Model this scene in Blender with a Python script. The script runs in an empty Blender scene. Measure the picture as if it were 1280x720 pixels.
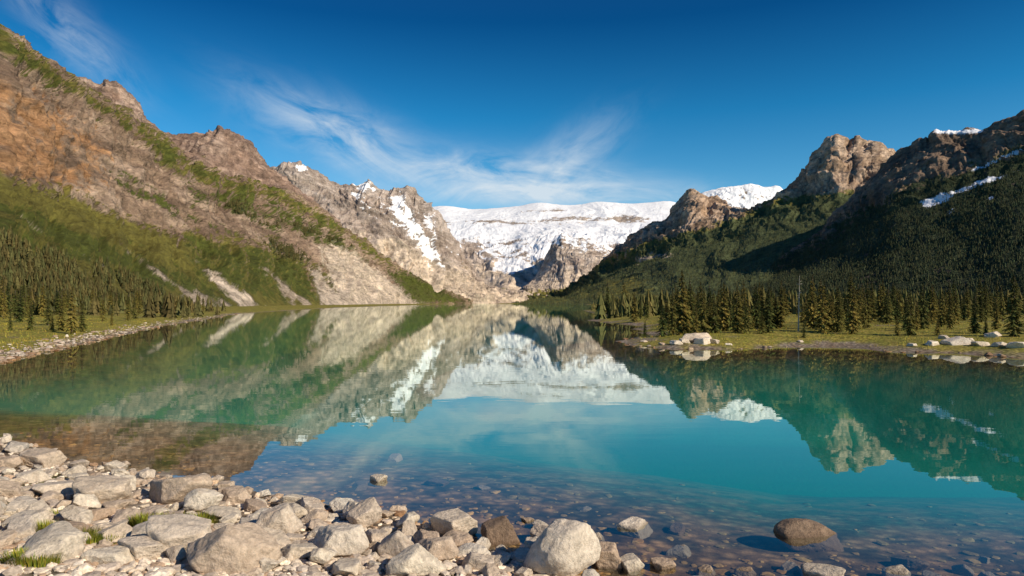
import bpy, math, random
import numpy as np
from mathutils import Vector, Matrix
rng=np.random.default_rng(7); random.seed(7)
F=853.0; HZ=378.0; H=3.0
sc=bpy.context.scene
sc.view_settings.view_transform='Standard'; sc.view_settings.look='None'; sc.view_settings.exposure=0
COL=sc.collection

# ---------------------------------------------------------------- noise
def _h(ix,iy,iz,s):
    n=(ix.astype(np.int64)*374761393+iy.astype(np.int64)*668265263+iz.astype(np.int64)*1440662683+s*982451653)&0xFFFFFFFF
    n=((n^(n>>13))*1274126177)&0xFFFFFFFF
    n=(n^(n>>16))&0xFFFFFFFF
    n=(n*2246822519)&0xFFFFFFFF
    return (n^(n>>15))&0xFFFFFFFF
def perlin(x,y,z,s=0):
    x=np.asarray(x,float);y=np.asarray(y,float)+0*x;z=np.asarray(z,float)+0*x
    xi=np.floor(x);yi=np.floor(y);zi=np.floor(z)
    xf=x-xi;yf=y-yi;zf=z-zi
    u=xf*xf*xf*(xf*(xf*6-15)+10);v=yf*yf*yf*(yf*(yf*6-15)+10);w=zf*zf*zf*(zf*(zf*6-15)+10)
    out=0
    for dx in (0,1):
        for dy in (0,1):
            for dz in (0,1):
                h=_h(xi+dx,yi+dy,zi+dz,s)
                gx=(h&1023)/511.5-1;gy=((h>>10)&1023)/511.5-1;gz_=((h>>20)&1023)/511.5-1
                g=gx*(xf-dx)+gy*(yf-dy)+gz_*(zf-dz)
                out=out+g*(u if dx else 1-u)*(v if dy else 1-v)*(w if dz else 1-w)
    return out*1.5
def fbm(x,y,z,o=5,s=0,g=0.5):
    t=0;a=1;n=0;f=1
    for i in range(o):
        t=t+a*perlin(x*f,y*f,z*f,s+i);n+=a;a*=g;f*=2.03
    return t/n*1.6
def ridged(x,y,z,o=5,s=0,g=0.5):
    t=0;a=1;n=0;f=1
    for i in range(o):
        t=t+a*(1-2*np.abs(perlin(x*f,y*f,z*f,s+i)));n+=a;a*=g;f*=2.07
    return t/n
def sstep(a,b,x):
    t=np.clip((x-a)/(b-a),0,1);return t*t*(3-2*t)
def polysd(px,py,poly):
    poly=np.array(poly,float);n=len(poly)
    d=np.full(px.shape,1e18);ins=np.zeros(px.shape,bool)
    for i in range(n):
        ax,ay=poly[i];bx,by=poly[(i+1)%n]
        ex,ey=bx-ax,by-ay
        t=np.clip(((px-ax)*ex+(py-ay)*ey)/(ex*ex+ey*ey+1e-9),0,1)
        d=np.minimum(d,(px-ax-t*ex)**2+(py-ay-t*ey)**2)
        if ay!=by:
            c=((ay>py)!=(by>py))&(px<(bx-ax)*(py-ay)/(by-ay)+ax)
            ins^=c
    d=np.sqrt(d)
    return np.where(ins,d,-d)

# ---------------------------------------------------------------- mesh helpers
def make_mesh(name,V,Fc,smooth=True,col=None):
    V=np.ascontiguousarray(V,dtype=np.float32).reshape(-1,3);Fc=np.ascontiguousarray(Fc,dtype=np.int32)
    k=Fc.shape[1];me=bpy.data.meshes.new(name)
    me.vertices.add(len(V));me.vertices.foreach_set('co',V.ravel())
    me.loops.add(Fc.size);me.loops.foreach_set('vertex_index',Fc.ravel())
    me.polygons.add(len(Fc));me.polygons.foreach_set('loop_start',np.arange(0,Fc.size,k,dtype=np.int32))
    me.polygons.foreach_set('loop_total',np.full(len(Fc),k,dtype=np.int32))
    me.polygons.foreach_set('use_smooth',np.full(len(Fc),smooth))
    me.update(calc_edges=True)
    if col is not None:
        a=me.color_attributes.new('Col','FLOAT_COLOR','POINT')
        c=np.ones((len(V),4),np.float32);c[:,:3]=np.asarray(col).reshape(-1,3);a.data.foreach_set('color',c.ravel())
    return me
def add(name,me,mat=None,kind=None,label=None,cat=None,group=None,parent=None):
    o=bpy.data.objects.new(name,me)
    if mat is not None and me is not None and len(me.materials)==0: me.materials.append(mat)
    COL.objects.link(o)
    if kind:o['kind']=kind
    if label:o['label']=label
    if cat:o['category']=cat
    if group:o['group']=group
    if parent is not None:o.parent=parent
    return o
def grid_faces(nv,nu):
    i=np.arange(nv*nu).reshape(nv,nu)
    return np.stack([i[:-1,:-1],i[:-1,1:],i[1:,1:],i[1:,:-1]],-1).reshape(-1,4)

# ---------------------------------------------------------------- materials
class NT:
    def __init__(s,tree):s.t=tree;s.n=tree.nodes;s.l=tree.links
    def new(s,ty,**k):
        nd=s.n.new(ty)
        for a,b in k.items():setattr(nd,a,b)
        return nd
    def set(s,sock,v):
        if isinstance(v,bpy.types.NodeSocket):s.l.new(v,sock)
        else:sock.default_value=v
    def math(s,op,a,b=None,c=None,clamp=False):
        nd=s.new('ShaderNodeMath',operation=op,use_clamp=clamp);s.set(nd.inputs[0],a)
        if b is not None:s.set(nd.inputs[1],b)
        if c is not None:s.set(nd.inputs[2],c)
        return nd.outputs[0]
    def mix(s,f,a,b,bt='MIX'):
        nd=s.new('ShaderNodeMix',data_type='RGBA',blend_type=bt);s.set(nd.inputs[0],f);s.set(nd.inputs[6],a);s.set(nd.inputs[7],b)
        return nd.outputs[2]
    def noise(s,vec,scale,detail=5,rough=0.55,dist=0):
        nd=s.new('ShaderNodeTexNoise');s.set(nd.inputs['Vector'],vec);nd.inputs['Scale'].default_value=scale
        nd.inputs['Detail'].default_value=detail;nd.inputs['Roughness'].default_value=rough;nd.inputs['Distortion'].default_value=dist
        return nd.outputs[0]
    def ramp(s,f,a,b,c0=(0,0,0,1),c1=(1,1,1,1)):
        nd=s.new('ShaderNodeValToRGB');s.set(nd.inputs[0],f);e=nd.color_ramp.elements
        e[0].position=a;e[1].position=b;e[0].color=c0;e[1].color=c1
        return nd.outputs[0]
    def mapr(s,f,a,b,c,d):
        nd=s.new('ShaderNodeMapRange');s.set(nd.inputs[0],f)
        for i,v in enumerate((a,b,c,d)):nd.inputs[i+1].default_value=v
        return nd.outputs[0]
    def bump(s,h,st,dist):
        nd=s.new('ShaderNodeBump');s.set(nd.inputs['Strength'],st);nd.inputs['Distance'].default_value=dist;s.set(nd.inputs['Height'],h)
        return nd.outputs[0]
def mat_new(name):
    m=bpy.data.materials.new(name);m.use_nodes=True;nt=NT(m.node_tree)
    b=m.node_tree.nodes['Principled BSDF'];b.inputs['Roughness'].default_value=0.9
    b.inputs['Specular IOR Level'].default_value=0.15
    return m,nt,b
def mat_mountain(name,scale,bd,tilt=.4):
    m,nt,b=mat_new(name)
    a=nt.new('ShaderNodeAttribute',attribute_name='Col').outputs['Color']
    bw=nt.new('ShaderNodeRGBToBW');nt.l.new(a,bw.inputs[0])
    k=nt.mapr(bw.outputs[0],.5,.8,1,.08)
    sp=nt.new('ShaderNodeSeparateColor');nt.l.new(a,sp.inputs[0])
    rk=nt.mapr(nt.math('SUBTRACT',sp.outputs[0],sp.outputs[1]),.03,.09,0,1)
    g=nt.new('ShaderNodeNewGeometry').outputs['Position']
    n=nt.noise(g,scale*2.0,7,0.74)
    mp=nt.new('ShaderNodeMapping');mp.inputs['Rotation'].default_value=(0.15,tilt,0);mp.inputs['Scale'].default_value=(.32,.32,1.9);nt.l.new(g,mp.inputs[0])
    n2=nt.noise(mp.outputs[0],scale*1.2,5,.7,.6)
    f=nt.math('ADD',nt.mapr(n,0.34,0.66,-.42,.42),nt.math('MULTIPLY',nt.mapr(n2,.36,.64,-.30,.20),rk))
    f=nt.math('ADD',nt.math('MULTIPLY',f,k),1.0)
    c=nt.mix(1.0,a,f,'MULTIPLY')
    nt.l.new(c,b.inputs['Base Color'])
    hgt=nt.math('ADD',n,nt.math('MULTIPLY',nt.math('MULTIPLY',n2,rk),.7))
    nt.l.new(nt.bump(hgt,k,bd*1.4),b.inputs['Normal'])
    return m
def mat_attr(name,rough=0.9,sc_=3.0,lo=.7,hi=1.3,trans=0):
    m,nt,b=mat_new(name);a=nt.new('ShaderNodeAttribute',attribute_name='Col').outputs['Color']
    g=nt.new('ShaderNodeNewGeometry').outputs['Position']
    f=nt.mapr(nt.noise(g,sc_,2),0.3,0.7,lo,hi)
    nt.l.new(nt.mix(1.0,a,f,'MULTIPLY'),b.inputs['Base Color']);b.inputs['Roughness'].default_value=rough
    return m
def mat_rock(name,dark=False):
    m,nt,b=mat_new(name)
    oi=nt.new('ShaderNodeObjectInfo').outputs['Random']
    tc=nt.new('ShaderNodeTexCoord').outputs['Object'];pos=nt.new('ShaderNodeNewGeometry').outputs['Position']
    n1=nt.noise(tc,1.6,5,0.6);n2=nt.noise(pos,20,6,0.72);n3=nt.noise(pos,3.0,4,0.6,0.5)
    base=nt.new('ShaderNodeValToRGB');nt.l.new(oi,base.inputs[0]);e=base.color_ramp.elements
    if dark:
        e[0].color=(.27,.19,.13,1);e[1].color=(.34,.24,.165,1)
    else:
        e[0].position=0;e[0].color=(.70,.59,.45,1);e[1].position=1;e[1].color=(.54,.46,.37,1)
        for p,c in ((.25,(.84,.73,.57,1)),(.45,(.56,.41,.285,1)),(.6,(.80,.69,.55,1)),(.8,(.64,.50,.37,1)),(.9,(.82,.73,.59,1))):
            k=e.new(p);k.color=c
    c=nt.mix(1.0,base.outputs[0],nt.mapr(n1,.25,.75,.70,1.15),'MULTIPLY')
    c=nt.mix(1.0,c,nt.mapr(n2,.3,.7,.62,1.2),'MULTIPLY')
    c=nt.mix(nt.mapr(n3,.57,.74,0,.42),c,(.34,.22,.135,1))
    z=nt.new('ShaderNodeSeparateXYZ');nt.l.new(pos,z.inputs[0])
    wet=nt.mapr(nt.math('ADD',z.outputs[2],nt.math('MULTIPLY',n1,0.06)),.02,.09,1,0)
    c=nt.mix(nt.math('MULTIPLY',wet,.70),c,(.11,.066,.036,1))
    nt.l.new(c,b.inputs['Base Color'])
    nt.l.new(nt.mapr(wet,0,1,.88,.45),b.inputs['Roughness'])
    nt.l.new(nt.bump(nt.math('ADD',n2,nt.math('MULTIPLY',n1,1.5)),.9,.04),b.inputs['Normal'])
    return m
M_rock=mat_rock('boulder_stone');M_dark=mat_rock('brown_boulder_stone',True)

# ---------------------------------------------------------------- ground & shoreline
lake=[(-40,24),(-30,20),(-20,17.6),(-11.6,15.3),(-9,13.4),(-7,12.2),(-5.0,11.2),(-3.3,10.2),(-1.2,9.2),(0.1,8.2),(1.0,7.2),(2.0,6.6),(4.5,6.1),(7,5.9),(20,5.5),(60,8),
 (60,25),(40,34),(27.4,36.6),(26.2,40),(22.8,41.3),(22.9,46),(19.6,46.5),(14.2,43.4),(10.7,43.4),(8.2,47),(8.4,53),(12.5,62),(13.5,75),(17,88),(14.4,98),(12.6,112),(20,150),(27,256),(45,330),(60,430),(90,700),(115,1300),(70,1480),(-60,1500),(-100,1350),(-112,853),(-105,426),(-73,183),(-53,116),(-44,85),(-31,49),(-25,33)]
def ground_z(x,y):
    x=np.asarray(x,float);y=np.asarray(y,float)
    sd=polysd(x,y,lake)
    jit=np.clip(y/40,0.15,3)*0.5*fbm(x/3.0,y/3.0,0*x,3,5)
    sd=sd+jit
    s_=np.maximum(sd,0)
    water=-np.minimum(0.055*s_+.010*s_**2,3.0)
    L=np.maximum(-sd,0)
    near=0.11*L; far=0.8*(1-np.exp(-L/np.where(x<0,11.,6.)))+0.006*np.minimum(L,60)
    w=sstep(22,32,y)
    land=near*(1-w)+far*w
    land=np.minimum(land,1.3)
    z=np.where(sd>0,water,land)
    z=z+0.05*fbm(x/0.9,y/0.9,0*x,3,9)*np.exp(-np.maximum(y,0)/80)*np.clip(1-sd/8,0,1)
    return z,sd
nv,nu=480,520
ys=np.concatenate([np.linspace(-60,2,25)[:-1],3*np.power(9000/3.0,np.linspace(0,1,nv-24))])
s=np.linspace(-1,1,nu);
Y=np.repeat(ys[:,None],nu,1);X=(s[None,:]*1.0+0.25*s[None,:]**3)*(np.maximum(ys,0)[:,None]*0.95+14)
X=np.where(Y<3,X*(1+(3-Y)/25),X)
Z,SD=ground_z(X,Y)
def mixc(a,b,m):return a*(1-m[...,None])+np.array(b)*m[...,None]
n1=fbm(X/4,Y/4,0*X,5,21);n2=fbm(X/0.8,Y/0.8,0*X,4,22)
c=np.zeros(X.shape+(3,))+np.array([.30,.24,.175])
c=mixc(c,[.42,.35,.27],sstep(-.2,.3,n2))
gr=sstep(-.1,.25,n1+np.clip((-SD-.8)/4,-1,.7))*sstep(28,36,Y)
gcol=mixc(np.zeros(c.shape)+np.array([.29,.30,.038]),[.48,.39,.08],sstep(-.3,.4,n2+.4*n1))
c=c*(1-gr[...,None])+gcol*gr[...,None]
c=mixc(c,[.09,.085,.03],sstep(50,70,-SD)*sstep(30,60,Y)*(X>0)*.7)
gn=sstep(.12,.35,fbm(X/1.3,Y/1.3,0*X,4,31))*(Y<20)*(SD<-.8)
c=mixc(c,[.14,.155,.028],gn*.8)
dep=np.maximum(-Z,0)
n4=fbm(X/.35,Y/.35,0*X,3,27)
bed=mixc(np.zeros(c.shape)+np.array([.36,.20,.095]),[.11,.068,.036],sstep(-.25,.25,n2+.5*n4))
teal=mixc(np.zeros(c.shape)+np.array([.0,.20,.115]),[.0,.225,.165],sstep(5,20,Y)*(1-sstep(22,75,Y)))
t=1-np.exp(-np.maximum(dep+.10*n1,0)*1.5);t=t*sstep(0,.5,dep+.1*n1)  # light absorbed by the water, painted into the bed colour by depth
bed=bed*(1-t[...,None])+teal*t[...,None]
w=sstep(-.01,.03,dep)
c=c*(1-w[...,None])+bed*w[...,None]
m,nt,b=mat_new('ground_soil')
a=nt.new('ShaderNodeAttribute',attribute_name='Col').outputs['Color'];g=nt.new('ShaderNodeNewGeometry').outputs['Position']
sx=nt.new('ShaderNodeSeparateXYZ');nt.l.new(g,sx.inputs[0])
vo=nt.new('ShaderNodeTexVoronoi');vo.inputs['Scale'].default_value=4.5;nt.l.new(g,vo.inputs['Vector'])
nn=nt.noise(g,6,6,.7)
sh=nt.mapr(sx.outputs[2],-1.0,-.15,0,1)
f=nt.math('MULTIPLY',nt.mapr(nn,.3,.7,.5,1.5),nt.mapr(vo.outputs['Distance'],0,.6,1.4,.45))
f=nt.math('ADD',nt.math('MULTIPLY',f,sh),nt.math('SUBTRACT',1.0,sh))
nt.l.new(nt.mix(1.0,a,f,'MULTIPLY'),b.inputs['Base Color'])
nt.l.new(nt.bump(nn,.6,.05),b.inputs['Normal'])
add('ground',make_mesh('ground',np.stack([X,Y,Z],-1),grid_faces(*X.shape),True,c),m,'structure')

# water
m=bpy.data.materials.new('lake_water');m.use_nodes=True;nt=NT(m.node_tree);nt.n.clear()
out=nt.new('ShaderNodeOutputMaterial');geo=nt.new('ShaderNodeNewGeometry');g=geo.outputs['Position']
mp=nt.new('ShaderNodeMapping');mp.inputs['Scale'].default_value=(.5,1.3,1);nt.l.new(g,mp.inputs[0])
h_=nt.noise(mp.outputs[0],1.3,2,.5);bp=nt.bump(h_,.04,.03)
gl=nt.new('ShaderNodeBsdfGlossy');gl.inputs['Roughness'].default_value=.01;gl.inputs['Color'].default_value=(.93,1,.95,1);nt.l.new(bp,gl.inputs['Normal'])
tr=nt.new('ShaderNodeBsdfTransparent');tr.inputs['Color'].default_value=(.96,1,.98,1)
vm=nt.new('ShaderNodeVectorMath',operation='DOT_PRODUCT');nt.l.new(geo.outputs['Incoming'],vm.inputs[0]);nt.l.new(geo.outputs['True Normal'],vm.inputs[1])
cosv=nt.math('ABSOLUTE',vm.outputs['Value'])
fac=nt.math('ADD',nt.math('MULTIPLY',nt.math('POWER',nt.math('SUBTRACT',1.0,cosv),3.9),.96),.012)
mx=nt.new('ShaderNodeMixShader');nt.l.new(fac,mx.inputs[0]);nt.l.new(tr.outputs[0],mx.inputs[1]);nt.l.new(gl.outputs[0],mx.inputs[2]);nt.l.new(mx.outputs[0],out.inputs[0])
wv=np.array([[-400,0,0],[400,0,0],[400,1700,0],[-400,1700,0]],float)
add('lake_water',make_mesh('lake_water',wv,np.array([[0,1,2,3]]),False),m,'structure')

# ---------------------------------------------------------------- mountains
FOREST=[]
def to_world(r):
    r=np.asarray(r,float);return np.stack([(r[...,0]-640)/F*r[...,2],r[...,2],H+(HZ-r[...,1])/F*r[...,2]],-1)
def patch(name,rows,n_u,n_seg,amp,L,palette,layers,mscale,mb,back=True,seed=0,ribk=1.0,rough_ridge=.5,hi=1.0,lo=1.0,isok=1.0,foot=True,fine=.45,strata=.7,stf=8,smooth_u=0,tilt=.3):
    W=[]
    for r in rows:
        r=np.array(r,float);t=np.linspace(r[0,0],r[-1,0],n_u)
        yy_=np.interp(t,r[:,0],r[:,1])
        if smooth_u:
            kk=np.ones(smooth_u)/smooth_u;pad=np.pad(yy_,smooth_u,mode='edge')
            pad=np.convolve(np.convolve(pad,kk,'same'),kk,'same');yy_=pad[smooth_u:-smooth_u]
        W.append(to_world(np.stack([t,yy_,np.interp(t,r[:,0],r[:,2])],-1)))
    if foot:W[0][:,2]=-2.0
    nf=len(W)
    if back:
        R=W[-1]
        a=R.copy();a[:,:2]*=1.10;a[:,2]*=.84;W.append(a)
        a=R.copy();a[:,:2]*=1.4;a[:,2]=a[:,2]*.2-3;W.append(a)
    W=np.array(W);segs=list(n_seg)+([8,8] if back else [])
    P=[];VV=[]
    for i,k in enumerate(segs):
        for j in range(k):
            f=j/k;P.append(W[i]*(1-f)+W[i+1]*f);VV.append(i+f)
    P.append(W[-1]);VV.append(len(segs))
    P=np.array(P);VV=np.array(VV);v=VV/(nf-1)
    ws=np.clip(np.abs(v-1)/.12,0,1)[:,None,None]
    for it in range(14):
        Q=P.copy();Q[1:-1]=(P[:-2]+2*P[1:-1]+P[2:])/4;P=P*(1-ws)+Q*ws
    du=np.gradient(P,axis=1);dv=np.gradient(P,axis=0)
    N=np.cross(du,dv);N/=np.linalg.norm(N,axis=-1,keepdims=True)+1e-9
    N=np.where(N[...,2:3]<0,-N,N)
    mid=P[np.argmin(np.abs(v-.6))];sl=np.concatenate([[0],np.cumsum(np.linalg.norm(np.diff(mid,axis=0),axis=1))])
    S=np.repeat(sl[None],len(v),0)/L;V2=np.repeat(v[:,None],n_u,1)
    x,y,z=P[...,0]/L,P[...,1]/L,P[...,2]/L
    wp=fbm(x*.7,y*.7,z*.7,3,seed+40)
    rib=ridged(S+wp*.5+V2*.8,V2*1.3+wp*.4,0*S,6,seed+3,.62)
    iso=ridged(x*.8+.4*wp,y*.8,z*1.1,6,seed+11,.58)
    fb=fbm(x*2.5,y*2.5,z*5,4,seed+17,.6)
    win=sstep(0,.22,V2)*(1-(1-rough_ridge)*np.exp(-((V2-1)/.10)**2))
    if hi!=1.0: win=win*(1-(1-hi)*sstep(.5,.75,V2))
    if lo!=1.0: win=win*(lo+(1-lo)*sstep(.5,.8,V2))
    D=amp*win*(1.15*ribk*(rib-.45)+.55*isok*(iso-.45)+.20*fb)
    P=P+N*D[...,None]
    du=np.gradient(P,axis=1);dv=np.gradient(P,axis=0);N=np.cross(du,dv);N/=np.linalg.norm(N,axis=-1,keepdims=True)+1e-9
    N=np.where(N[...,2:3]<0,-N,N)
    px=640+F*P[...,0]/P[...,1];py=HZ-F*(P[...,2]-H)/P[...,1]
    x,y,z=P[...,0]/L,P[...,1]/L,P[...,2]/L
    a1=fbm(x*1.2,y*1.2,z*2,4,seed+50);a2=fbm(x*5,y*5,z*6,6,seed+60,.68)
    zt_=z-math.tan(tilt)*x
    st=fbm(x*.5+.3*a1,y*.5,zt_*stf,5,seed+66,.6)
    A,B,C=palette
    c=np.zeros(P.shape)+np.array(A)
    c=mixc(c,B,sstep(-.35,.35,a1+.5*a2));c=mixc(c,C,sstep(.0,.3,st+.3*a2)*strata)
    c=mixc(c,[q*.6 for q in C],sstep(.05,-.35,rib-.4+.5*a2)*.5)  # gullies darkened: occlusion shade put into the rock colour
    c=c*(1+fine*a2[...,None]);
    fm=np.zeros(px.shape)
    str1=fbm(S*2.2+wp*.5+V2*1.5,V2*3.2,0*S,6,seed+70,.68)
    for (kind,poly,soft,bias,na,sk) in layers:
        sd=polysd(px,py,poly) if poly is not None else np.full(px.shape,1e3)
        nf_=(str1*.8+.9*a2+.3*a1)*(1-sk)+(a1+.8*a2)*sk
        mval=np.clip(sd/soft,-2.5,1)-1+bias+na*nf_
        if kind=='snow':mval=mval+.9*(N[...,2]-.72)+.15*iso
        if kind in('grass','forest','olive'):mval=mval+1.0*(N[...,2]-.72)
        M=sstep(-.25,.25,mval) if kind not in('snow',) else sstep(-.12,.12,mval)
        if kind=='snow':cc=[.90,.91,.93]
        elif kind=='band':cc=[.38,.31,.25]
        elif kind=='scree':cc=[.44,.35,.26]
        elif kind=='scree2':cc=[.58,.475,.365]
        elif kind=='orange':cc=[.46,.235,.10];M=M*.75
        elif kind=='grass':cc=[.088,.100,.020]
        elif kind=='olive':cc=[.175,.155,.036]
        elif kind=='forest':cc=[.055,.070,.033]
        elif kind=='woods':cc=[.088,.106,.044]  # paler green, with distance haze put into the slope colour
        if kind in('forest','woods'):fm=np.maximum(fm*(1-M),M)
        elif kind!='olive':fm=fm*(1-M*.9)
        ccv=np.array(cc)*(1+(.45 if kind!='snow' else .02)*(a2+a1*.4)[...,None])
        c=c*(1-M[...,None])+ccv*M[...,None]
    c=np.clip(c,0.004,.92)
    area=np.linalg.norm(np.cross(du,dv),axis=-1);fm=fm*(V2<1.03)
    FOREST.append((name,P,fm*area,px,py))
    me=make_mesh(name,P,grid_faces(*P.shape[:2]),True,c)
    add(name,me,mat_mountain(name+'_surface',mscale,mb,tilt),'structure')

A_rows=[
 [(-700,380,80),(0,382,130),(100,381,165),(200,380,230),(300,380,330),(430,380,560),(590,380,1350)],
 [(-700,160,190),(0,238,255),(100,272,320),(200,292,400),(300,310,510),(400,335,690),(480,358,900),(590,380,1370)],
 [(-700,-20,270),(0,110,310),(100,160,375),(200,212,470),(300,255,600),(400,300,770),(480,345,980),(590,379.5,1390)],
 [(-700,-200,340),(-300,-80,370),(0,35,400),(50,72,430),(100,108,470),(160,142,520),(200,168,560),(240,196,620),(262,213,660),(300,223,720),(350,233,780),(400,262,880),(440,290,960),(480,322,1050),(510,343,1130),(545,362,1250),(590,379,1400)]]
patch('left_mountain',A_rows,1000,[90,90,70],19,56,[(.34,.235,.16),(.47,.34,.245),(.20,.132,.09)],[
 ('orange',[(-400,0),(0,80),(60,108),(110,135),(150,180),(150,250),(60,240),(-400,200)],30,.2,1.2,.3),
 ('olive',[(-900,-260),(0,25),(100,100),(200,160),(265,208),(350,228),(440,285),(520,345),(500,350),(430,300),(340,258),(250,235),(180,185),(80,120),(0,70),(-900,-150)],14,.7,1.4,.3),
 ('grass',[(-900,-260),(0,25),(100,100),(200,160),(265,208),(350,228),(440,285),(520,345),(490,350),(430,300),(340,262),(250,235),(180,190),(80,130),(0,80),(-900,-150)],18,.2,1.6,.3),
 ('grass',[(225,232),(270,232),(350,250),(430,295),(480,335),(450,335),(400,308),(320,280),(250,255)],10,.4,1.4,.3),
 ('grass',[(140,215),(200,240),(300,285),(380,320),(420,350),(400,352),(320,315),(220,275),(140,235)],9,.15,1.4,.2),
 ('grass',[(60,175),(120,195),(200,232),(260,262),(250,272),(160,232),(80,198)],7,-.1,1.5,.2),
 ('olive',[(-900,220),(0,222),(100,250),(200,286),(260,308),(340,330),(440,385),(440,400),(-900,420)],18,1.15,1.0,.2),
 ('grass',[(-900,250),(0,240),(120,285),(200,318),(300,350),(440,400),(-900,420)],20,.3,1.4,.2),
 ('olive',[(230,288),(330,303),(420,338),(440,385),(330,385),(240,340)],18,1.0,1.2,.1),
 ('grass',[(230,295),(330,305),(420,340),(440,385),(330,385),(240,340)],18,.45,1.4,.1),
 ('forest',[(225,238),(300,246),(420,290),(460,316),(400,304),(300,275)],12,-.2,1.6,.3),
 ('forest',[(330,300),(370,305),(395,328),(345,322)],9,.5,1.2,.3),
 ('scree2',[(404,312),(436,316),(474,345),(534,384),(432,386)],10,1.35,.9,.0),
 ('scree2',[(380,332),(398,333),(438,386),(402,386)],8,.8,1.1,.0),
 ('scree',[(324,332),(340,336),(400,386),(364,386)],8,.45,1.2,.0),
 ('scree2',[(242,326),(258,331),(342,388),(296,388)],8,.45,1.1,.0),
 ('scree',[(138,300),(152,305),(286,388),(248,388)],8,.2,1.2,.0),
 ('scree',[(0,262),(24,268),(170,350),(150,352)],8,.1,1.2,.0),
 ('scree',[(180,360),(255,360),(330,388),(220,388)],10,.2,1.2,.0),
 ('grass',[(478,336),(515,340),(600,381),(520,383)],8,.95,.6,.5),
 ('forest',[(-900,270),(0,290),(60,306),(150,335),(250,378),(250,395),(-900,400)],16,.15,1.1,.4),
],.13,2.4,seed=1,lo=.55,fine=.5,strata=.8,stf=9,tilt=-.5,rough_ridge=.55)
patch('brown_peak',[
 [(40,330,640),(420,330,930)],[(40,230,760),(120,200,780),(275,235,900),(420,300,1000)],
 [(40,160,880),(85,112,900),(100,101,905),(118,104,910),(132,99,915),(150,112,930),(165,126,950),(180,146,960),(204,163,980),(222,168,1000),(245,166,1010),(275,162,1030),(295,171,1050),(310,181,1060),(335,206,1080),(350,222,1100),(380,245,1120),(420,275,1150)]],
 420,[60,60],26,90,[(.33,.22,.16),(.44,.32,.245),(.23,.155,.118)],[('olive',[(200,170),(240,185),(330,225),(300,235),(200,200)],12,.0,1.3,.3)],.06,3.5,seed=5,rough_ridge=.7,isok=.6,foot=False,tilt=-.4)
patch('grey_mountain',[
 [(300,379,1150),(420,379,1200),(530,379.5,1280),(600,379.5,1450),(690,379.5,1700)],
 [(300,320,1300),(450,325,1330),(530,357,1380),(600,376,1490),(690,379,1750)],
 [(300,270,1400),(450,275,1420),(530,318,1460),(590,362,1560),(690,378.5,1800)],
 [(300,225,1500),(335,214,1500),(352,208,1500),(375,205,1510),(390,213,1520),(408,226,1530),(425,232,1540),(445,230,1550),(461,223,1560),(472,235,1570),(482,240,1570),(500,236,1580),(520,234,1590),(532,250,1600),(546,268,1610),(562,292,1630),(576,316,1650),(588,338,1680),(602,356,1720),(624,371,1780),(660,378,1820),(690,379,1850)]],
 620,[60,70,80],36,120,[(.42,.335,.275),(.52,.435,.37),(.28,.22,.175)],[
 ('scree2',[(440,295),(510,308),(550,325),(600,356),(680,380),(520,383),(420,370)],20,1.15,.9,.0),
 ('olive',[(440,354),(500,359),(600,370),(690,380),(520,382),(442,375)],10,.1,1.2,.0),
 ('snow',[(483,243),(500,240),(524,275),(548,300),(558,338),(540,335),(515,305),(488,270)],7,.4,1.6,.0),
 ('snow',[(436,228),(462,222),(478,238),(455,246)],6,.2,1.5,.0),
 ('snow',[(362,202),(382,202),(396,218),(372,216)],5,.2,1.4,.1),
 ('snow',[(505,255),(540,262),(555,300),(590,330),(580,330),(545,305)],7,.1,1.5,.0),
 ('snow',[(425,232),(480,240),(520,290),(500,300),(450,270)],9,-.4,1.9,.0),
 ],.035,5,seed=9,rough_ridge=.55,isok=.6,fine=.4,tilt=-.45)
patch('glacier_range',[
 [(440,379,1900),(900,379,1900)],
 [(440,356,2300),(600,360,2300),(640,355,2300),(700,354,2300),(900,345,2300)],
 [(440,300,2800),(560,305,2800),(600,314,2750),(640,316,2750),(700,300,2750),(760,302,2800),(900,300,2800)],
 [(440,278,3300),(900,278,3300)],
 [(440,266,3800),(520,263,3800),(556,257,3800),(590,262,3800),(640,259,3800),(672,253,3800),(712,257,3800),(748,252,3800),(790,255,3800),(835,251,3800),(866,257,3800),(900,262,3800)]],
 620,[40,60,60,50],40,240,[(.44,.355,.29),(.54,.455,.38),(.32,.25,.20)],[
 ('scree2',[(560,330),(680,330),(720,350),(700,385),(540,385)],16,1.1,.8,.0),
 ('olive',[(560,367),(640,363),(800,335),(850,385),(560,385)],12,.45,1.0,.0),
 ('snow',[(400,230),(950,230),(950,285),(780,303),(730,297),(690,290),(650,298),(600,294),(560,300),(400,314)],7,1.25,.7,.2),
 ('snow',[(540,285),(800,285),(760,332),(600,328)],16,.25,1.6,.0),
 ('band',[(545,276),(600,272),(660,276),(720,268),(800,270),(840,274),(790,279),(720,276),(660,283),(600,280),(548,284)],5,.2,1.6,.1),
 ('band',[(640,262),(700,260),(740,263),(700,266),(650,267)],3,.05,1.6,.1),
 ('snow',[(622,325),(650,324),(668,333),(640,342),(618,336)],5,.95,.8,.3),
 ],.02,6,seed=13,ribk=.8,rough_ridge=.45,hi=.4,fine=.35,smooth_u=17,tilt=.1)
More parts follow.
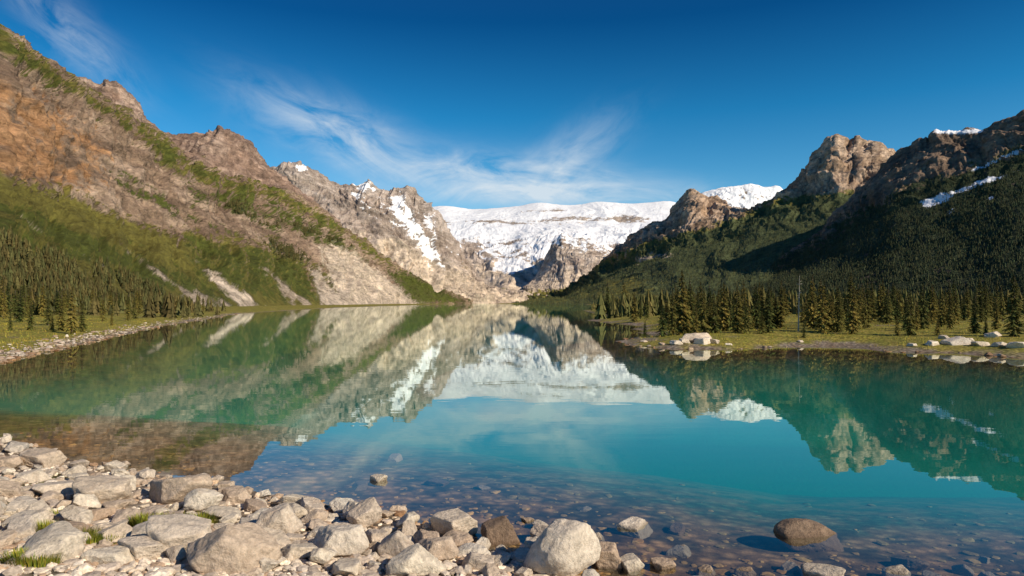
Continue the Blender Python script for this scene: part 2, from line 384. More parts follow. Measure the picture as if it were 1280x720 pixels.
patch('central_buttress',[
 [(655,380,1850),(815,380,1850)],
 [(655,366,2000),(815,354,2000)],[(655,361,2080),(680,350,2080),(720,330,2080),(770,332,2080),(815,345,2080)],
 [(655,360,2250),(668,350,2250),(676,336,2250),(684,318,2250),(691,302,2250),(702,292,2250),(716,297,2250),(735,298,2250),(752,305,2250),(770,314,2250),(792,330,2250),(815,345,2250)]],
 300,[20,40,70],15,75,[(.44,.355,.29),(.54,.46,.38),(.30,.235,.185)],[
 ('snow',[(680,285),(790,303),(790,325),(735,316),(690,306)],6,.2,1.6,.1),
 ('scree2',[(600,342),(815,338),(815,390),(600,390)],8,.95,.9,0),
 ('olive',[(600,363),(815,354),(815,390),(600,390)],8,.5,1,0)],.03,4,seed=35,rough_ridge=.6,isok=.6,fine=.4,tilt=.15)
patch('snow_peak',[
 [(800,330,1900),(1040,330,1900)],[(800,290,2050),(900,268,2050),(1040,280,2050)],
 [(800,300,2200),(840,266,2200),(868,246,2200),(884,240,2200),(900,236,2200),(918,232,2200),(938,230,2200),(955,234,2200),(972,234,2200),(990,245,2200),(1040,275,2200)]],
 300,[40,60],18,110,[(.42,.34,.28),(.52,.44,.37),(.28,.22,.18)],[
 ('snow',[(840,225),(1040,225),(1040,262),(940,266),(900,258),(860,262)],6,.6,1.4,.1)],.03,4,seed=19,foot=False)
patch('right_mountain',[
 [(625,380,1650),(700,380,1050),(760,380,800),(900,380,620),(1000,380,540),(1320,380,420)],
 [(625,379,1700),(700,374,1350),(760,361,1120),(850,343,980),(950,328,880),(1050,318,800),(1320,320,700)],
 [(625,379,1780),(700,372,1550),(760,344,1380),(820,314,1280),(900,288,1200),(950,275,1120),(1050,245,1050),(1150,240,1000),(1320,250,950)],
 [(625,379,1850),(675,376,1800),(700,367,1750),(735,346,1680),(765,318,1620),(790,297,1570),(802,292,1560),(815,279,1540),(826,275,1530),(836,262,1520),(848,252,1510),(856,246,1505),(864,236,1500),(874,239,1490),(884,248,1485),(898,252,1480),(914,260,1460),(935,262,1440),(955,254,1420),(970,242,1400),(985,230,1380),(996,215,1360),(1010,208,1350),(1020,194,1340),(1030,188,1320),(1036,175,1310),(1046,169,1300),(1054,172,1295),(1060,180,1295),(1072,172,1290),(1082,183,1280),(1094,179,1270),(1108,188,1260),(1130,200,1240),(1200,212,1200),(1320,230,1150)]],
 820,[60,70,90],25,75,[(.42,.29,.19),(.54,.40,.285),(.22,.15,.105)],[
 ('olive',[(600,352),(700,345),(760,318),(810,300),(860,290),(920,270),(970,245),(1040,240),(1320,240),(1320,400),(600,400)],9,.9,1.1,.3),
 ('woods',[(600,362),(700,352),(770,325),(840,298),(880,288),(960,258),(1010,244),(1320,240),(1320,400),(600,400)],12,.9,.9,.4),
 ('scree',[(770,322),(820,314),(850,320),(800,332)],7,.2,1.4,.2),
 ('olive',[(650,356),(720,348),(800,340),(840,378),(640,385)],9,-.05,1.3,.2),
 ],.05,3.2,seed=23,rough_ridge=.7,lo=.2,tilt=.7)
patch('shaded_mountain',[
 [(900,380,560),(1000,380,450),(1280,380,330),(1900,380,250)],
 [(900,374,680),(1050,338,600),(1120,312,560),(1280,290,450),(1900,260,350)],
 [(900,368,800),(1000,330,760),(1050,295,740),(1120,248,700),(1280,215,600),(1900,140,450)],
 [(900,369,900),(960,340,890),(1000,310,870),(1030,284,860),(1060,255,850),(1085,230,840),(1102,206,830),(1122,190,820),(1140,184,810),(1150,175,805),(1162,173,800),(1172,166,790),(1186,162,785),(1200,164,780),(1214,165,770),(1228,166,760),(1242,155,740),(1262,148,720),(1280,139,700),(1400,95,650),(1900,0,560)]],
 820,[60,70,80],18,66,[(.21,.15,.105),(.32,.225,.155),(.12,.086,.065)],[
 ('olive',[(850,340),(1000,300),(1070,255),(1110,225),(1200,195),(1320,160),(1900,120),(1900,420),(850,420)],12,-.1,1.4,.3),
 ('forest',[(850,340),(1000,308),(1070,258),(1130,228),(1240,198),(1320,160),(1900,90),(1900,420),(850,420)],18,.7,1.3,.4),
 ('snow',[(1166,158),(1230,160),(1232,168),(1200,169),(1168,170)],3,.3,1.0,.3),
 ('snow',[(1150,252),(1210,230),(1290,206),(1290,210),(1215,236),(1160,260)],4,.25,1.7,.0),
 ('snow',[(1205,212),(1290,182),(1290,186),(1215,217)],3,.2,1.7,.0),
 ('snow',[(1180,264),(1240,245),(1242,248),(1184,268)],3,.1,1.7,.0),
 ],.07,2.8,seed=29,rough_ridge=.6,lo=.2,ribk=.9,tilt=.6)

# ---------------------------------------------------------------- trees
def tree_variant(seed,n_wh=26,nb=8,bare=.1,wid=.17):
    r=random.Random(seed);T=[]
    prof=[r.uniform(.8,1.15) for _ in range(8)]
    for i in range(n_wh):
        t0=i/(n_wh-1)
        for k in range(nb):
            if r.random()<.12:continue
            t=min(1,max(0,t0+r.uniform(-.022,.022)));h=min(.985,bare+(1-bare)*t**.92)
            R=wid*((1-t)**.8+.03)*prof[int(t*7.9)]*r.uniform(.75,1.2)
            if t<.12:R*=.7+t*2.5
            az=2*math.pi*(k+r.uniform(-.4,.4))/nb+i*.7;Rb=R*r.uniform(.7,1.2)
            dr=r.uniform(.35,.8)*(1-t*.6);ca,sa=math.cos(az),math.sin(az)
            def P(s_,w_,dz=0):
                rr=Rb*s_;z=h-dr*rr*(1+.3*s_)+dz+.2*Rb*s_*s_
                return (ca*rr-sa*w_,sa*rr+ca*w_,z)
            for q in range(5):
                s0=.04+q*.18;s1=s0+.30;w=Rb*.28*(1-.5*s0)*r.uniform(.7,1.3);dz=r.uniform(-.03,-.006)
                T.append((P(s0,0,.006),P(min(s1,1.08),w,dz),P(min(s1,1.0)*.93,0,.0)))
                T.append((P(s0,0,.006),P(min(s1,1.0)*.93,0,.0),P(min(s1,1.08),-w*r.uniform(.8,1.2),dz)))
    T.append(((.006,0,.93),(-.006,0,.93),(0,0,1.0)));T.append(((0,.006,.93),(0,-.006,.93),(0,0,1.0)))
    a=np.array(T).reshape(-1,3)
    sh=np.clip(.25+ 1.15*np.hypot(a[:,0],a[:,1])/wid,0,1.5)  # shaded crown interior and lit branch tips, painted into vertex colour
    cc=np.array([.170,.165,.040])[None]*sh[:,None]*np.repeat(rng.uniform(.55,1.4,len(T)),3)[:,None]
    cc[:,0]*=np.repeat(rng.uniform(.8,1.25,len(T)),3)
    return a,cc
def crown_mesh(i,**k):
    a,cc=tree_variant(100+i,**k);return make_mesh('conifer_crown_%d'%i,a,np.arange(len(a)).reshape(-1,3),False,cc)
def trunk_mesh(name='conifer_trunk',r0=.018,top=.97,bare=False,seed=3):
    r=random.Random(seed);V=[];Fq=[];n=8;zs=[-.03,.0,.05,.15,.3,.5,.7,.85,top];bx=by=0
    for j,z in enumerate(zs):
        rr=r0*(1.5 if j==0 else 1.3 if j==1 else 1)*(1-z*.8)
        for k in range(n):
            a=2*math.pi*k/n;V.append((bx+rr*math.cos(a)*r.uniform(.85,1.15),by+rr*math.sin(a),z))
        bx+=r.uniform(-.004,.004);by+=r.uniform(-.004,.004)
    for j in range(len(zs)-1):
        for k in range(n):Fq.append((j*n+k,j*n+(k+1)%n,(j+1)*n+(k+1)%n,(j+1)*n+k))
    if bare:
        for q in range(34):
            z=r.uniform(.25,.93);a=r.uniform(0,6.28);l=r.uniform(.02,.08);w=.003;ca,sa=math.cos(a),math.sin(a)
            b0=len(V)
            for (s_,zz) in ((0,-w),(0,w)):
                V+= [(-sa*w,ca*w,z+zz),(sa*w,-ca*w,z+zz)]
            V+=[(ca*l-sa*w*.4,sa*l+ca*w*.4,z+l*.1),(ca*l+sa*w*.4,sa*l-ca*w*.4,z+l*.1),(ca*l-sa*w*.4,sa*l+ca*w*.4,z+l*.1+w),(ca*l+sa*w*.4,sa*l-ca*w*.4,z+l*.1+w)]
            for f in ((0,1,5,4),(2,6,7,3),(0,4,6,2),(1,3,7,5),(4,5,7,6)):Fq.append(tuple(b0+i for i in f))
    return make_mesh(name,np.array(V),np.array(Fq),True)
M_crown,nt,b=mat_new('conifer_needles')
a=nt.new('ShaderNodeAttribute',attribute_name='Col').outputs['Color'];oi=nt.new('ShaderNodeObjectInfo').outputs['Random']
c0=nt.mix(1.0,a,nt.ramp(oi,0,1,(.40,.52,.50,1),(1.25,1.02,.9,1)),'MULTIPLY');nt.l.new(c0,b.inputs['Base Color'])
M_trunk,nt,b=mat_new('bark');g=nt.new('ShaderNodeTexCoord').outputs['Object']
nt.l.new(nt.ramp(nt.noise(g,60,3,.7),.3,.7,(.07,.05,.035,1),(.19,.15,.11,1)),b.inputs['Base Color'])
M_dead,nt,b=mat_new('dead_wood');g=nt.new('ShaderNodeTexCoord').outputs['Object']
nt.l.new(nt.ramp(nt.noise(g,30,4,.7),.35,.65,(.22,.19,.155,1),(.52,.46,.39,1)),b.inputs['Base Color'])
CR=[crown_mesh(i,wid=w_,bare=bb,n_wh=nw) for i,(w_,bb,nw) in enumerate([(.17,.05,30),(.14,.08,28),(.19,.04,28),(.12,.12,26),(.15,.06,32),(.21,.03,26)])]
TK=trunk_mesh();
for mm in CR:mm.materials.append(M_crown)
TK.materials.append(M_trunk)
def gz(x,y):
    z,_=ground_z(np.array([x]),np.array([y]));return float(z[0])
cnt=[0]
def put_tree(px,d,h,group,var=None,label='dark green conifer on the lakeshore'):
    x=(px-640)/F*d;z=gz(x,d)
    if z<.05:return
    var=random.randrange(6) if var is None else var
    e=add('pine_tree',None,None,None,label,'tree',group);e.empty_display_size=.2
    e.location=(x,d,z-.02);e.rotation_euler=(random.uniform(-.03,.03),random.uniform(-.03,.03),random.uniform(0,6.28));wS=random.uniform(.85,1.2)
    e.scale=(h*wS,h*wS,h)
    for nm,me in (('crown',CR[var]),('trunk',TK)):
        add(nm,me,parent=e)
    cnt[0]+=1
G1='conifers on the grassy peninsula'
front=[(853,56,5.2,0,'tall dark conifer beside a pale shore boulder'),(828,53,2.6,5,None),(840,55,3.7,2,None),(864,58,4.5,4,None),(880,54,3.4,2,None),(893,54,2.7,5,None),(905,58,4.0,0,None),(921,54,3.7,0,None),(934,53,2.6,5,None),(946,58,3.6,1,None),(960,54,3.2,2,None),(975,60,4.1,1,None),(1015,58,4.2,4,None),(1028,54,4.1,0,None),(1047,54,3.6,4,None),(1066,52,3.7,0,None),(1084,58,4.0,1,None),(1138,50,2.8,5,None),(1153,56,3.6,2,None),(1188,55,2.5,0,None),(1218,50,2.8,4,None),(1245,54,2.5,2,None),(1268,46,3.9,0,'dark conifer on the rocky shore'),(1290,48,4.0,2,None),(806,56,1.4,5,None),(912,58,3.8,4,None),(870,53,2.2,5,None),(1038,56,3.0,2,None),(952,53,1.8,5,None),(1005,50,1.2,5,None),(1122,50,1.4,2,None),(1172,49,1.2,5,None),(1232,47,1.3,2,None),(858,58,3.9,2,None),(848,60,3.8,4,None)]
for p,d,h,v,l in front:
    put_tree(p,d,h*random.uniform(1.0,1.1),G1,v,l or 'dark green conifer on the grassy peninsula')
clumps=[(random.uniform(820,1120) if q<17 else random.uniform(1120,1310),random.uniform(58,84),random.uniform(6,15)) for q in range(24)]
for i in range(175):
    if i<130:
        cpx_,cdd,csp=clumps[i%24];p=random.gauss(cpx_,csp);d=cdd*random.uniform(.93,1.08)
        if p<815:d=max(d,95)
    else:
        p=738+((i-130)/45)*580+random.uniform(-7,7);d=random.uniform(88,105) if p>785 else random.uniform(125,150)
    put_tree(p,d,random.uniform(.5,1.35)*(d*42/F)*(.72+.28*min(1,max(0,(p-720)/150)))*(.9 if p>1110 else 1),G1,None,'slender conifer in a dense dark stand')
G2='conifers along the rocky lakeshore'
leftf=[(90,60,4.3,0),(103,64,3.2,2),(77,64,3.5,4),(38,62,2.6,5),(13,60,1.7,5),(60,74,3.6,1),(160,96,3.4,0),(168,104,4.0,4),(204,125,3.2,5),(128,90,3.6,1),(25,80,3.8,0),(-10,70,4.0,0),(65,62,1.6,5),(140,80,1.8,5)]
for p,d,h,v in leftf:put_tree(p,d,h,G2,v)
for i in range(66):
    p=random.uniform(-30,255);d=np.interp(p,[0,100,200,255],[110,140,180,215])*random.uniform(.8,1.1)
    put_tree(p,d,random.uniform(3.5,6.3)*(.85 if p>180 else 1),G2,random.choice([1,3,4,0]),'slender conifer at the foot of the slope')
e=add('dead_tree',None,None,None,'bare pale grey dead tree trunk on the grassy shore','tree');x=(998-640)/F*55
e.location=(x,55,gz(x,55)-.02);e.scale=(4.6,4.6,4.5);e.rotation_euler=(0,.025,0)
add('trunk',trunk_mesh('dead_trunk',.013,1.0,True),M_dead,parent=e)

# forest mass
def lowtree(seed,tiers=5,nb=6):
    r=random.Random(seed);T=[]
    for i in range(tiers):
        t=i/tiers;zt=min(1,t+.42);zb=t*.9+.05;R=.17*(1-t)**.9+.02
        for k in range(nb):
            a0=2*math.pi*(k+r.uniform(-.2,.2))/nb+i;a1=a0+2*math.pi/nb*.95;R0=R*r.uniform(.7,1.25);R1=R*r.uniform(.7,1.25)
            T.append(((0,0,zt),(math.cos(a0)*R0,math.sin(a0)*R0,zb+r.uniform(-.04,.04)),(math.cos(a1)*R1,math.sin(a1)*R1,zb+r.uniform(-.04,.04))))
    return np.array(T)
LT=[lowtree(i) for i in range(5)];LF=[lowtree(i+20,2,5) for i in range(5)]
Vs=[];Cs=[]
def forest_add(P3,h,far,tint):
    n=len(P3)
    for q in range(5):
        sel=np.arange(n)%5==q;k=sel.sum()
        if k==0:continue
        T=(LF if far else LT)[q];a=rng.uniform(0,6.28,k);ca,sa=np.cos(a)[:,None,None],np.sin(a)[:,None,None];hh=h[sel][:,None,None]
        wf=rng.uniform(.85,1.4,k)[:,None,None]
        x=(T[None,...,0]*ca-T[None,...,1]*sa)*hh*wf+P3[sel,0][:,None,None]
        y=(T[None,...,0]*sa+T[None,...,1]*ca)*hh*wf+P3[sel,1][:,None,None]
        z=T[None,...,2]*hh+P3[sel,2][:,None,None]-.1*hh
        V=np.stack([x,y,z],-1).reshape(-1,3);Vs.append(V)
        cc=np.array(tint)*rng.uniform(.75,1.3,(k,1));cc[:,0]*=rng.uniform(.9,1.25,k)
        Cs.append(np.repeat(cc,T.shape[0]*3,0))
spec={'left_mountain':(3200,4.0,(.085,.082,.028)),'right_mountain':(17000,3.3,(.100,.118,.048)),'shaded_mountain':(22000,3.0,(.064,.080,.038))}  # right-hand slope tints carry some distance haze in the tree colour
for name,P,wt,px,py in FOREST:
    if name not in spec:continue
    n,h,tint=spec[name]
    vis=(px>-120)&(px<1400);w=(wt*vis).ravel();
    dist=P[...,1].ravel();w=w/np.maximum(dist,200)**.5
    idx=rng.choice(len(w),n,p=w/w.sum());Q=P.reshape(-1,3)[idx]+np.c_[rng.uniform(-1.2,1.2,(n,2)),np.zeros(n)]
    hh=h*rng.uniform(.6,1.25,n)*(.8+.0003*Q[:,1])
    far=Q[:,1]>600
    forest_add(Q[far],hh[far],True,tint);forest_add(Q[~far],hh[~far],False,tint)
def flat_forest(n,pr,dr,h,tint):
    p=rng.uniform(pr[0],pr[1],n);d=rng.uniform(dr[0],dr[1],n);x=(p-640)/F*d
    z,sd=ground_z(x,d);ok=(sd<-2)
    forest_add(np.stack([x,d,z],-1)[ok],h*rng.uniform(.45,1.25,ok.sum()),False,tint)
flat_forest(3400,(735,1400),(112,420),4.3,(.11,.108,.034))
flat_forest(250,(-100,280),(110,240),4.2,(.095,.088,.03))
V=np.concatenate(Vs);C_=np.concatenate(Cs)
add('distant_forest',make_mesh('distant_forest',V,np.arange(len(V)).reshape(-1,3),False,C_),mat_attr('forest_needles',.9,.5),'stuff','dark conifer forest covering the lower mountain slopes')

# ---------------------------------------------------------------- rocks
import bmesh
def ico(sub):
    bm=bmesh.new();bmesh.ops.create_icosphere(bm,subdivisions=sub,radius=1)
    v=np.array([q.co[:] for q in bm.verts]);f=np.array([[q.index for q in g.verts] for g in bm.faces]);bm.free();return v,f
def rockverts(v,seed,planes=13,rnd=14,na=.05,box=False):
    r=np.random.default_rng(seed);n=r.normal(size=(planes,3));n/=np.linalg.norm(n,axis=1)[:,None]
    h=r.uniform(.6,1.0,planes)
    if box:
        q=[np.array(k_,float)+r.normal(size=3)*.22 for k_ in ((1,0,0),(-1,0,0),(0,1,0),(0,-1,0),(0,0,1),(0,0,-1))]
        n=np.concatenate([np.array([k_/np.linalg.norm(k_) for k_ in q]),n[:max(4,planes-5)]]);h=np.concatenate([r.uniform(.62,.88,6),r.uniform(.74,.98,max(4,planes-5))])
    dt=np.maximum(v@n.T,1e-3)/h[None]
    mxx=dt.max(1,keepdims=True);rad=1/(mxx[:,0]*np.power(((dt/mxx)**rnd).sum(1),1/rnd));rad=np.minimum(rad,1.25)
    rad=rad*(1+na*fbm(v[:,0]*1.6+seed,v[:,1]*1.6,v[:,2]*1.6,5,seed,.55)+na*.6*ridged(v[:,0]*3+seed,v[:,1]*3,v[:,2]*3,4,seed))
    return v*rad[:,None]
v4,f4=ico(5);RK=[];RKD={}
for i in range(14):
    vv=rockverts(v4,200+i,planes=[10,11,13,20][i%4],rnd=[60,50,50,16][i%4],na=[.07,.08,.08,.10][i%4],box=(i%4 in(0,2)))
    vv=vv*np.array([1,[.85,.7,.95][i%3],[.52,.48,.60,.45][i%4]]);vv/=np.abs(vv[:,:2]).max()
    me=make_mesh('rock_%d'%i,vv,f4,True);me.materials.append(M_rock);RK.append((me,vv[:,2].min(),vv[:,2].max()))
placed=[]
def put_rock(x,y,wid,tall=1.0,var=None,rot=None,label='angular pale stone on the rocky shore',sink=.3,group='rocks on the lakeshore',tilt=.15):
    var=random.randrange(14) if var is None else var
    me,z0,z1=RK[var];z=gz(x,y);s_=wid/2
    if 'brown' in label or 'dark' in label:
        if var not in RKD:
            RKD[var]=me.copy();RKD[var].materials[0]=M_dark
        me=RKD[var]
    o=add('rock',me,None,None,label,'rock',group);o.scale=(s_,s_,s_*tall)
    o.rotation_euler=(random.uniform(-tilt,tilt),random.uniform(-tilt,tilt),random.uniform(0,6.28) if rot is None else rot)
    hgt=(z1-z0)*s_*tall
    o.location=(x,y,z-z0*s_*tall-sink*hgt);placed.append((x,y,wid*.5))
    return o
def px_rock(px,py,w,tall=1.0,zb=None,**k):
    d=H*F/(py-HZ)
    for _ in range(5):
        x=(px-640)/F*d;d=(H-max(gz(x,d),-0.4))*F/(py-HZ)
    return put_rock((px-640)/F*d,d+ w/F*d*.25,w/F*d,tall,**k)
big=[(212,632,104,1.15,8,'large flat pale boulder at the water edge'),(270,720,130,1.25,1,'large pale angular boulder among stones'),(700,724,104,2.1,11,'large rounded pale boulder at the water edge'),(622,684,56,1.6,4,'brown angular boulder in shallow water'),
(797,672,58,.9,4,'flat grey rock in shallow water'),(118,630,72,1.0,6,None),(155,611,36,1.1,10,None),(60,620,60,.9,8,None),(14,566,42,.9,0,None),(45,584,50,.8,12,None),(90,596,36,.9,7,None),
(215,694,86,1.1,6,None),(340,672,74,1.35,10,None),(425,697,76,1.2,2,None),(520,722,82,1.2,1,'pale tan angular boulder among stones'),(45,702,112,.8,5,'flat pale slab among smaller stones'),(505,665,50,1.1,13,None),(565,672,54,1.1,12,None),(390,655,42,1.1,1,None),(470,680,46,1.0,0,None),(370,700,58,.8,4,None),(600,716,56,1.1,4,None),(655,706,46,.9,8,None),(315,640,44,.9,8,None),(535,690,54,1.2,0,None),(275,650,54,.7,5,None),(330,716,56,.9,5,None),
(757,712,44,1.3,12,'reddish tan stone at the water edge'),(850,697,36,1,0,None),(848,668,32,.8,8,'small dark stone in shallow water'),(830,716,34,1,6,None),(885,722,34,1,10,None),(1035,730,58,.7,6,None),(1142,714,46,1.0,8,'dark wet rock in shallow water'),(1128,728,40,1,2,None),(790,716,34,1,12,None),(935,722,28,1,2,None),(448,612,34,.5,4,'submerged brown rock below the surface'),(546,608,30,.5,12,'submerged brown rock below the surface'),(270,602,22,.8,1,None),(450,640,22,.9,1,None),(730,640,20,.6,1,None),
(20,640,66,.7,9,None),(150,655,58,.8,1,None),(170,700,60,.8,12,None),(110,652,56,.7,4,None),(130,708,70,.8,0,None),(430,722,60,.9,8,None),(30,604,48,.8,4,None),(5,585,40,.9,2,None),(180,668,60,.7,9,None),(75,672,58,.7,2,None),(250,676,52,.8,0,None),(25,664,56,.7,12,None)]
for p,q,w_,t_,v_,l_ in big:
    px_rock(p,q,w_,t_,var=v_,label=l_ or 'pale grey angular stone on the rocky shore',sink=.2)
slab=px_rock(1020,690,92,1.1,var=9,label='dark brown angular slab tilted in shallow water',sink=.12,rot=.2);slab.rotation_euler=(.05,.22,.25)
cx=np.random.default_rng(3);cpy=cx.uniform(548,740,12000);cpx=cx.uniform(-40,1250,12000);cd=H*F/(cpy-HZ);cX=(cpx-640)/F*cd
cz,csd=ground_z(cX,cd)
k=0
for size,quota in zip([.52,.42,.32,.24,.17],(10,34,60,68,58)):
    got=0
    while got<quota and k<12000*3:
        j=k%12000;k+=1;sd=csd[j];x=cX[j];d=cd[j]
        if sd>.1 and random.random()>(.08*math.exp(-sd/1.2)):continue
        if (sd>.3 or d>10) and size>.4:continue
        w_=size*random.uniform(.85,1.2)
        if any((x-a_)**2+(d-b_)**2<((w_*.5+r_)*.80)**2 for a_,b_,r_ in placed):continue
        put_rock(x,d,w_,random.uniform(.6,1.35),random.choice([0,1,2,4,5,6,8,9,10,12,3,7]),label='small angular stone on the rocky shore' if sd<0 else 'small stone in shallow lake water',sink=random.uniform(.05,.25),tilt=.35);got+=1
    k=k%12000
for p,d,w_,t_,v_ in [(868,46.5,2.4,.9,0),(878,45.8,1.6,1.0,8),(855,45.8,1.2,.9,4),(846,45.5,.9,.9,2),(892,46,.9,.8,6),(828,46,.7,.7,1),(1195,43,1.9,.7,4),(1165,43,1.1,.9,0),(1225,42,1.3,.8,8),(1250,41,1.0,.8,2),(1140,43,.8,.8,4),(1272,40,1.2,.8,6),(910,45,.6,.9,0),(805,49,.7,.7,1),(1000,48,.5,.9,2),(1240,46,1.0,.8,12),(1180,46,1.0,.8,10),(1210,44,.8,.9,2)]:
    put_rock((p-640)/F*d,d,w_,t_,v_,label='pale boulder on the grassy shore edge',group='rocks on the far shore')
v2,f2=ico(2);RV=[rockverts(v2,500+i,9,60,.08,box=(i%2==0))*np.array([1,.8,.5]) for i in range(10)]
def stones(name,X_,Y_,S_,label,colr):
    z,sd=ground_z(X_,Y_);Vl=[];Fl=[];Cl=[];off=0
    for q in range(10):
        sel=np.arange(len(X_))%10==q;k=sel.sum();T=RV[q]
        a=rng.uniform(0,6.28,k);ca,sa=np.cos(a)[:,None],np.sin(a)[:,None];s_=S_[sel][:,None]
        tl=rng.uniform(.7,1.3,k)[:,None]
        x=(T[None,:,0]*ca-T[None,:,1]*sa)*s_+X_[sel][:,None];y=(T[None,:,0]*sa+T[None,:,1]*ca)*s_+Y_[sel][:,None]
        fl=np.where(z[sel]<0,.45,1.0)[:,None]
        zz=T[None,:,2]*s_*tl*fl+(z[sel]+S_[sel]*.2*fl[:,0])[:,None]
        Vl.append(np.stack([x,y,zz],-1).reshape(-1,3));Fl.append((f2[None]+ (np.arange(k)*len(T))[:,None,None]).reshape(-1,3)+off);off+=k*len(T)
        base=np.array(colr)[rng.integers(0,len(colr),k)]*rng.uniform(.7,1.25,(k,1))
        wet=sstep(.04,-.02,z[sel])[:,None];base=base*(1-wet)+base*.42*wet*np.array([1.45,.92,.42])
        dp=np.exp(np.minimum(z[sel],0)*1.5)[:,None];base=base*dp+np.array([0,.16,.10])*(1-dp)  # water absorption painted on: submerged stones blend to teal with depth
        Cl.append(np.repeat(base,len(T),0))
    me=make_mesh(name,np.concatenate(Vl),np.concatenate(Fl),False,np.concatenate(Cl))
    add(name,me,M_peb,'stuff',label)
M_peb=mat_attr('pebble_stone',.85,30,.7,1.3)
cols=[(.66,.55,.42),(.50,.41,.32),(.80,.69,.54),(.47,.33,.22),(.62,.52,.41)]
n=20000;py=rng.uniform(520,780,n);px=rng.uniform(-120,1400,n);d=H*F/(py-HZ);x=(px-640)/F*d
z,sd=ground_z(x,d);keep=(sd<0)|(rng.random(n)<.38*np.exp(-sd/1.8));x,d=x[keep],d[keep]
stones('pebbles',x,d,rng.choice([.02,.03,.04,.06,.09],len(x),p=[.22,.3,.25,.16,.07])*rng.uniform(.8,1.2,len(x)),'small grey and tan pebbles covering the shore',cols)
n=22000;px=rng.uniform(-60,340,n);d=np.exp(rng.uniform(math.log(30),math.log(200),n));x=(px-640)/F*d
px2=rng.uniform(770,1340,n//3);d2=rng.uniform(34,60,n//3);x2=(px2-640)/F*d2;x=np.r_[x,x2];d=np.r_[d,d2]
z,sd=ground_z(x,d);lim=np.where(x>0,.4,3.6+0*x);keep=(sd<.25)&(sd>-lim*rng.random(len(x)))&((x<0)|(rng.random(len(x))<.35));x,d=x[keep],d[keep]
stones('shoreline_stones',x,d,rng.choice([.05,.08,.12,.20],len(x),p=[.3,.35,.25,.1])*rng.uniform(.8,1.2,len(x)),'pale stones lining the far lakeshore',[(.50,.41,.32),(.38,.30,.23),(.58,.49,.39),(.34,.24,.17)])
def tufts(name,pts,nb,hgt,rad,colr,label):
    V=[];C=[]
    for (x,y,k) in pts:
        for i in range(int(nb*k)):
            a=random.uniform(0,6.28);r=rad*k*math.sqrt(random.random());bx=x+r*math.cos(a)*1.4;by=y+r*math.sin(a)
            V.append((bx,by,a,hgt*random.uniform(.4,1.1)));C.append(np.array(colr)*random.uniform(.6,1.4)*np.array([random.uniform(.8,1.5),1,1]))
    V=np.array(V);z,_=ground_z(V[:,0],V[:,1]);lean=rng.uniform(.1,.6,len(V))*V[:,3];w=V[:,3]*.05+.002
    ca,sa=np.cos(V[:,2]),np.sin(V[:,2])
    p0=np.stack([V[:,0]-sa*w,V[:,1]+ca*w,z],-1);p1=np.stack([V[:,0]+sa*w,V[:,1]-ca*w,z],-1);p2=np.stack([V[:,0]+ca*lean,V[:,1]+sa*lean,z+V[:,3]],-1)
    T=np.stack([p0,p1,p2],1).reshape(-1,3)
    add(name,make_mesh(name,T,np.arange(len(T)).reshape(-1,3),False,np.repeat(np.array(C),3,0)),mat_attr(name+'_blades',.8,2),'stuff',label)
pts=[]
for p,q,k in [(310,680,1.2),(215,642,1.0),(95,676,1.2),(40,716,1.0),(75,645,.7),(250,640,.8),(345,634,.6),(135,674,.7),(300,694,.8),(180,646,.6),(60,668,.6)]:
    d=(H-.35)*F/(q-HZ);pts.append(((p-640)/F*d,d,k))
tufts('shore_grass',pts,1100,.14,.18,(.20,.235,.03),'green grass tufts between shore stones')
pts=[]
for i in range(2600):
    d=random.uniform(40,105);px_=random.uniform(785,1320) if i%3 else random.uniform(-40,230)
    pts.append(((px_-640)/F*d,d,random.uniform(.6,1.4)))
pa=np.array(pts);ok=polysd(pa[:,0],pa[:,1],lake)<-.7
pts=[tuple(q) for q in pa[ok]]
tufts('meadow_grass',pts,10,.20,.5,(.38,.35,.05),'yellow green grass on the far shore')

# ---------------------------------------------------------------- light, sky, camera
SE=math.radians(31);SA=math.radians(123)
sd_=Vector((math.sin(SA)*math.cos(SE),math.cos(SA)*math.cos(SE),math.sin(SE)))
L=bpy.data.lights.new('sun','SUN');L.energy=5.0;L.angle=math.radians(.5);L.color=(1,.86,.68)
lo=bpy.data.objects.new('sun',L);COL.objects.link(lo);lo.rotation_euler=sd_.to_track_quat('Z','Y').to_euler()
w=bpy.data.worlds.new('World');sc.world=w;w.use_nodes=True;nt=NT(w.node_tree);bg=w.node_tree.nodes['Background']
sk=nt.new('ShaderNodeTexSky',sky_type='NISHITA');sk.sun_disc=False;sk.sun_elevation=SE;sk.sun_rotation=SA;sk.ozone_density=3.0;sk.air_density=1.0;sk.dust_density=.4
tc=nt.new('ShaderNodeTexCoord').outputs['Generated'];sp=nt.new('ShaderNodeSeparateXYZ');nt.l.new(tc,sp.inputs[0])
yy=nt.math('MAXIMUM',sp.outputs[1],.05);U=nt.math('DIVIDE',sp.outputs[0],yy);Wv=nt.math('DIVIDE',sp.outputs[2],yy)
rp=nt.new('ShaderNodeValToRGB');nt.l.new(sp.outputs[2],rp.inputs[0]);el=rp.color_ramp.elements
el[0].position=0;el[0].color=(.62,1.05,1.2,1);el[1].position=.55;el[1].color=(.10,.36,.68,1)
for p,cc in ((.14,(.45,1.03,1.24,1)),(.26,(.10,.74,1.04,1)),(.38,(.02,.36,.66,1))):
    k=el.new(p);k.color=cc
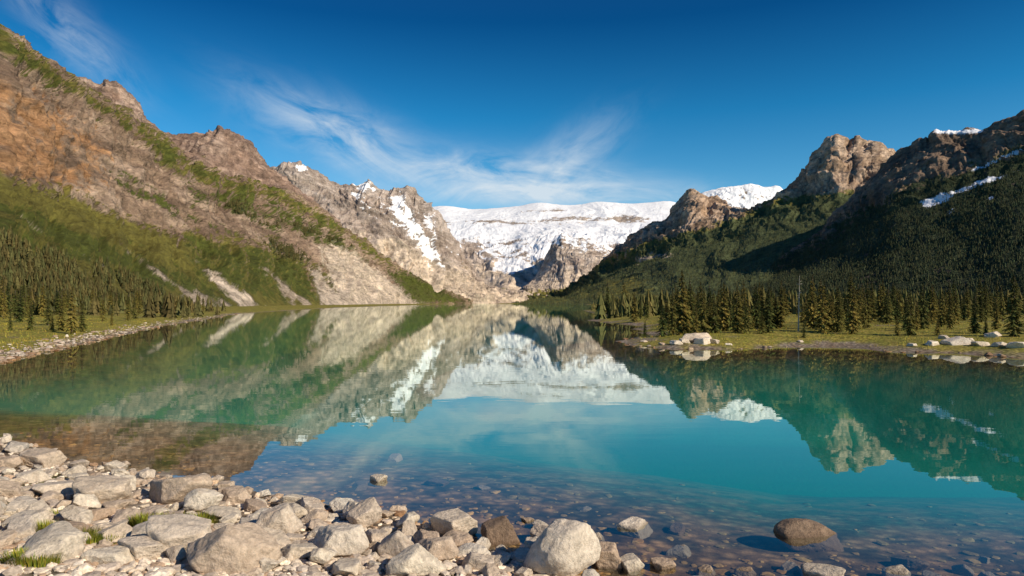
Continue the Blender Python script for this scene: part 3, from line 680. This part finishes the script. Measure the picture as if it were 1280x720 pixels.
skc=nt.mix(1.0,sk.outputs[0],rp.outputs[0],'MULTIPLY')
def cloud(cx,cy,sl,ss,rot,ns,st,k,seed):
    cx=(cx-640)/F;cy=(HZ-cy)/F;sl/=F;ss/=F;a=math.radians(-rot)
    u=nt.math('SUBTRACT',U,cx);v=nt.math('SUBTRACT',Wv,cy)
    p=nt.math('ADD',nt.math('MULTIPLY',u,math.cos(a)),nt.math('MULTIPLY',v,math.sin(a)))
    q=nt.math('SUBTRACT',nt.math('MULTIPLY',v,math.cos(a)),nt.math('MULTIPLY',u,math.sin(a)))
    e=nt.math('ADD',nt.math('POWER',nt.math('DIVIDE',nt.math('ABSOLUTE',p),sl),2.0),nt.math('POWER',nt.math('DIVIDE',nt.math('ABSOLUTE',q),ss),2.0))
    gss=nt.math('EXPONENT',nt.math('MULTIPLY',e,-1.0))
    cb=nt.new('ShaderNodeCombineXYZ');nt.l.new(nt.math('MULTIPLY',p,ns),cb.inputs[0]);nt.l.new(nt.math('MULTIPLY',q,ns*st),cb.inputs[1]);cb.inputs[2].default_value=seed
    nz=nt.noise(cb.outputs[0],1.3,8,.62,.6)
    return nt.math('MULTIPLY',nt.math('MULTIPLY',nt.mapr(nz,.33,.78,0,1),gss),k)
cl=None
for args in [(430,172,115,32,24,7,2.6,1.0,1),(620,218,150,24,5,7,2.8,1.15,4),(705,205,75,28,-38,8,2.4,.65,7),(85,40,95,26,42,7,2.8,.6,9),(690,242,170,16,0,6,3,1.15,15)]:
    c_=cloud(*args);cl=c_ if cl is None else nt.math('ADD',cl,c_)
cl=nt.math('MINIMUM',cl,.8)
col=nt.mix(cl,skc,(7.2,7.8,8.2,1))
nt.l.new(col,bg.inputs['Color']);bg.inputs['Strength'].default_value=.105
cam=bpy.data.cameras.new('camera');co=bpy.data.objects.new('camera',cam);COL.objects.link(co);sc.camera=co
co.location=(0,0,H);co.rotation_euler=(math.radians(90),0,0);cam.sensor_width=36;cam.lens=36*F/1280;cam.shift_y=18/1280;cam.clip_end=20000;cam.clip_start=.05
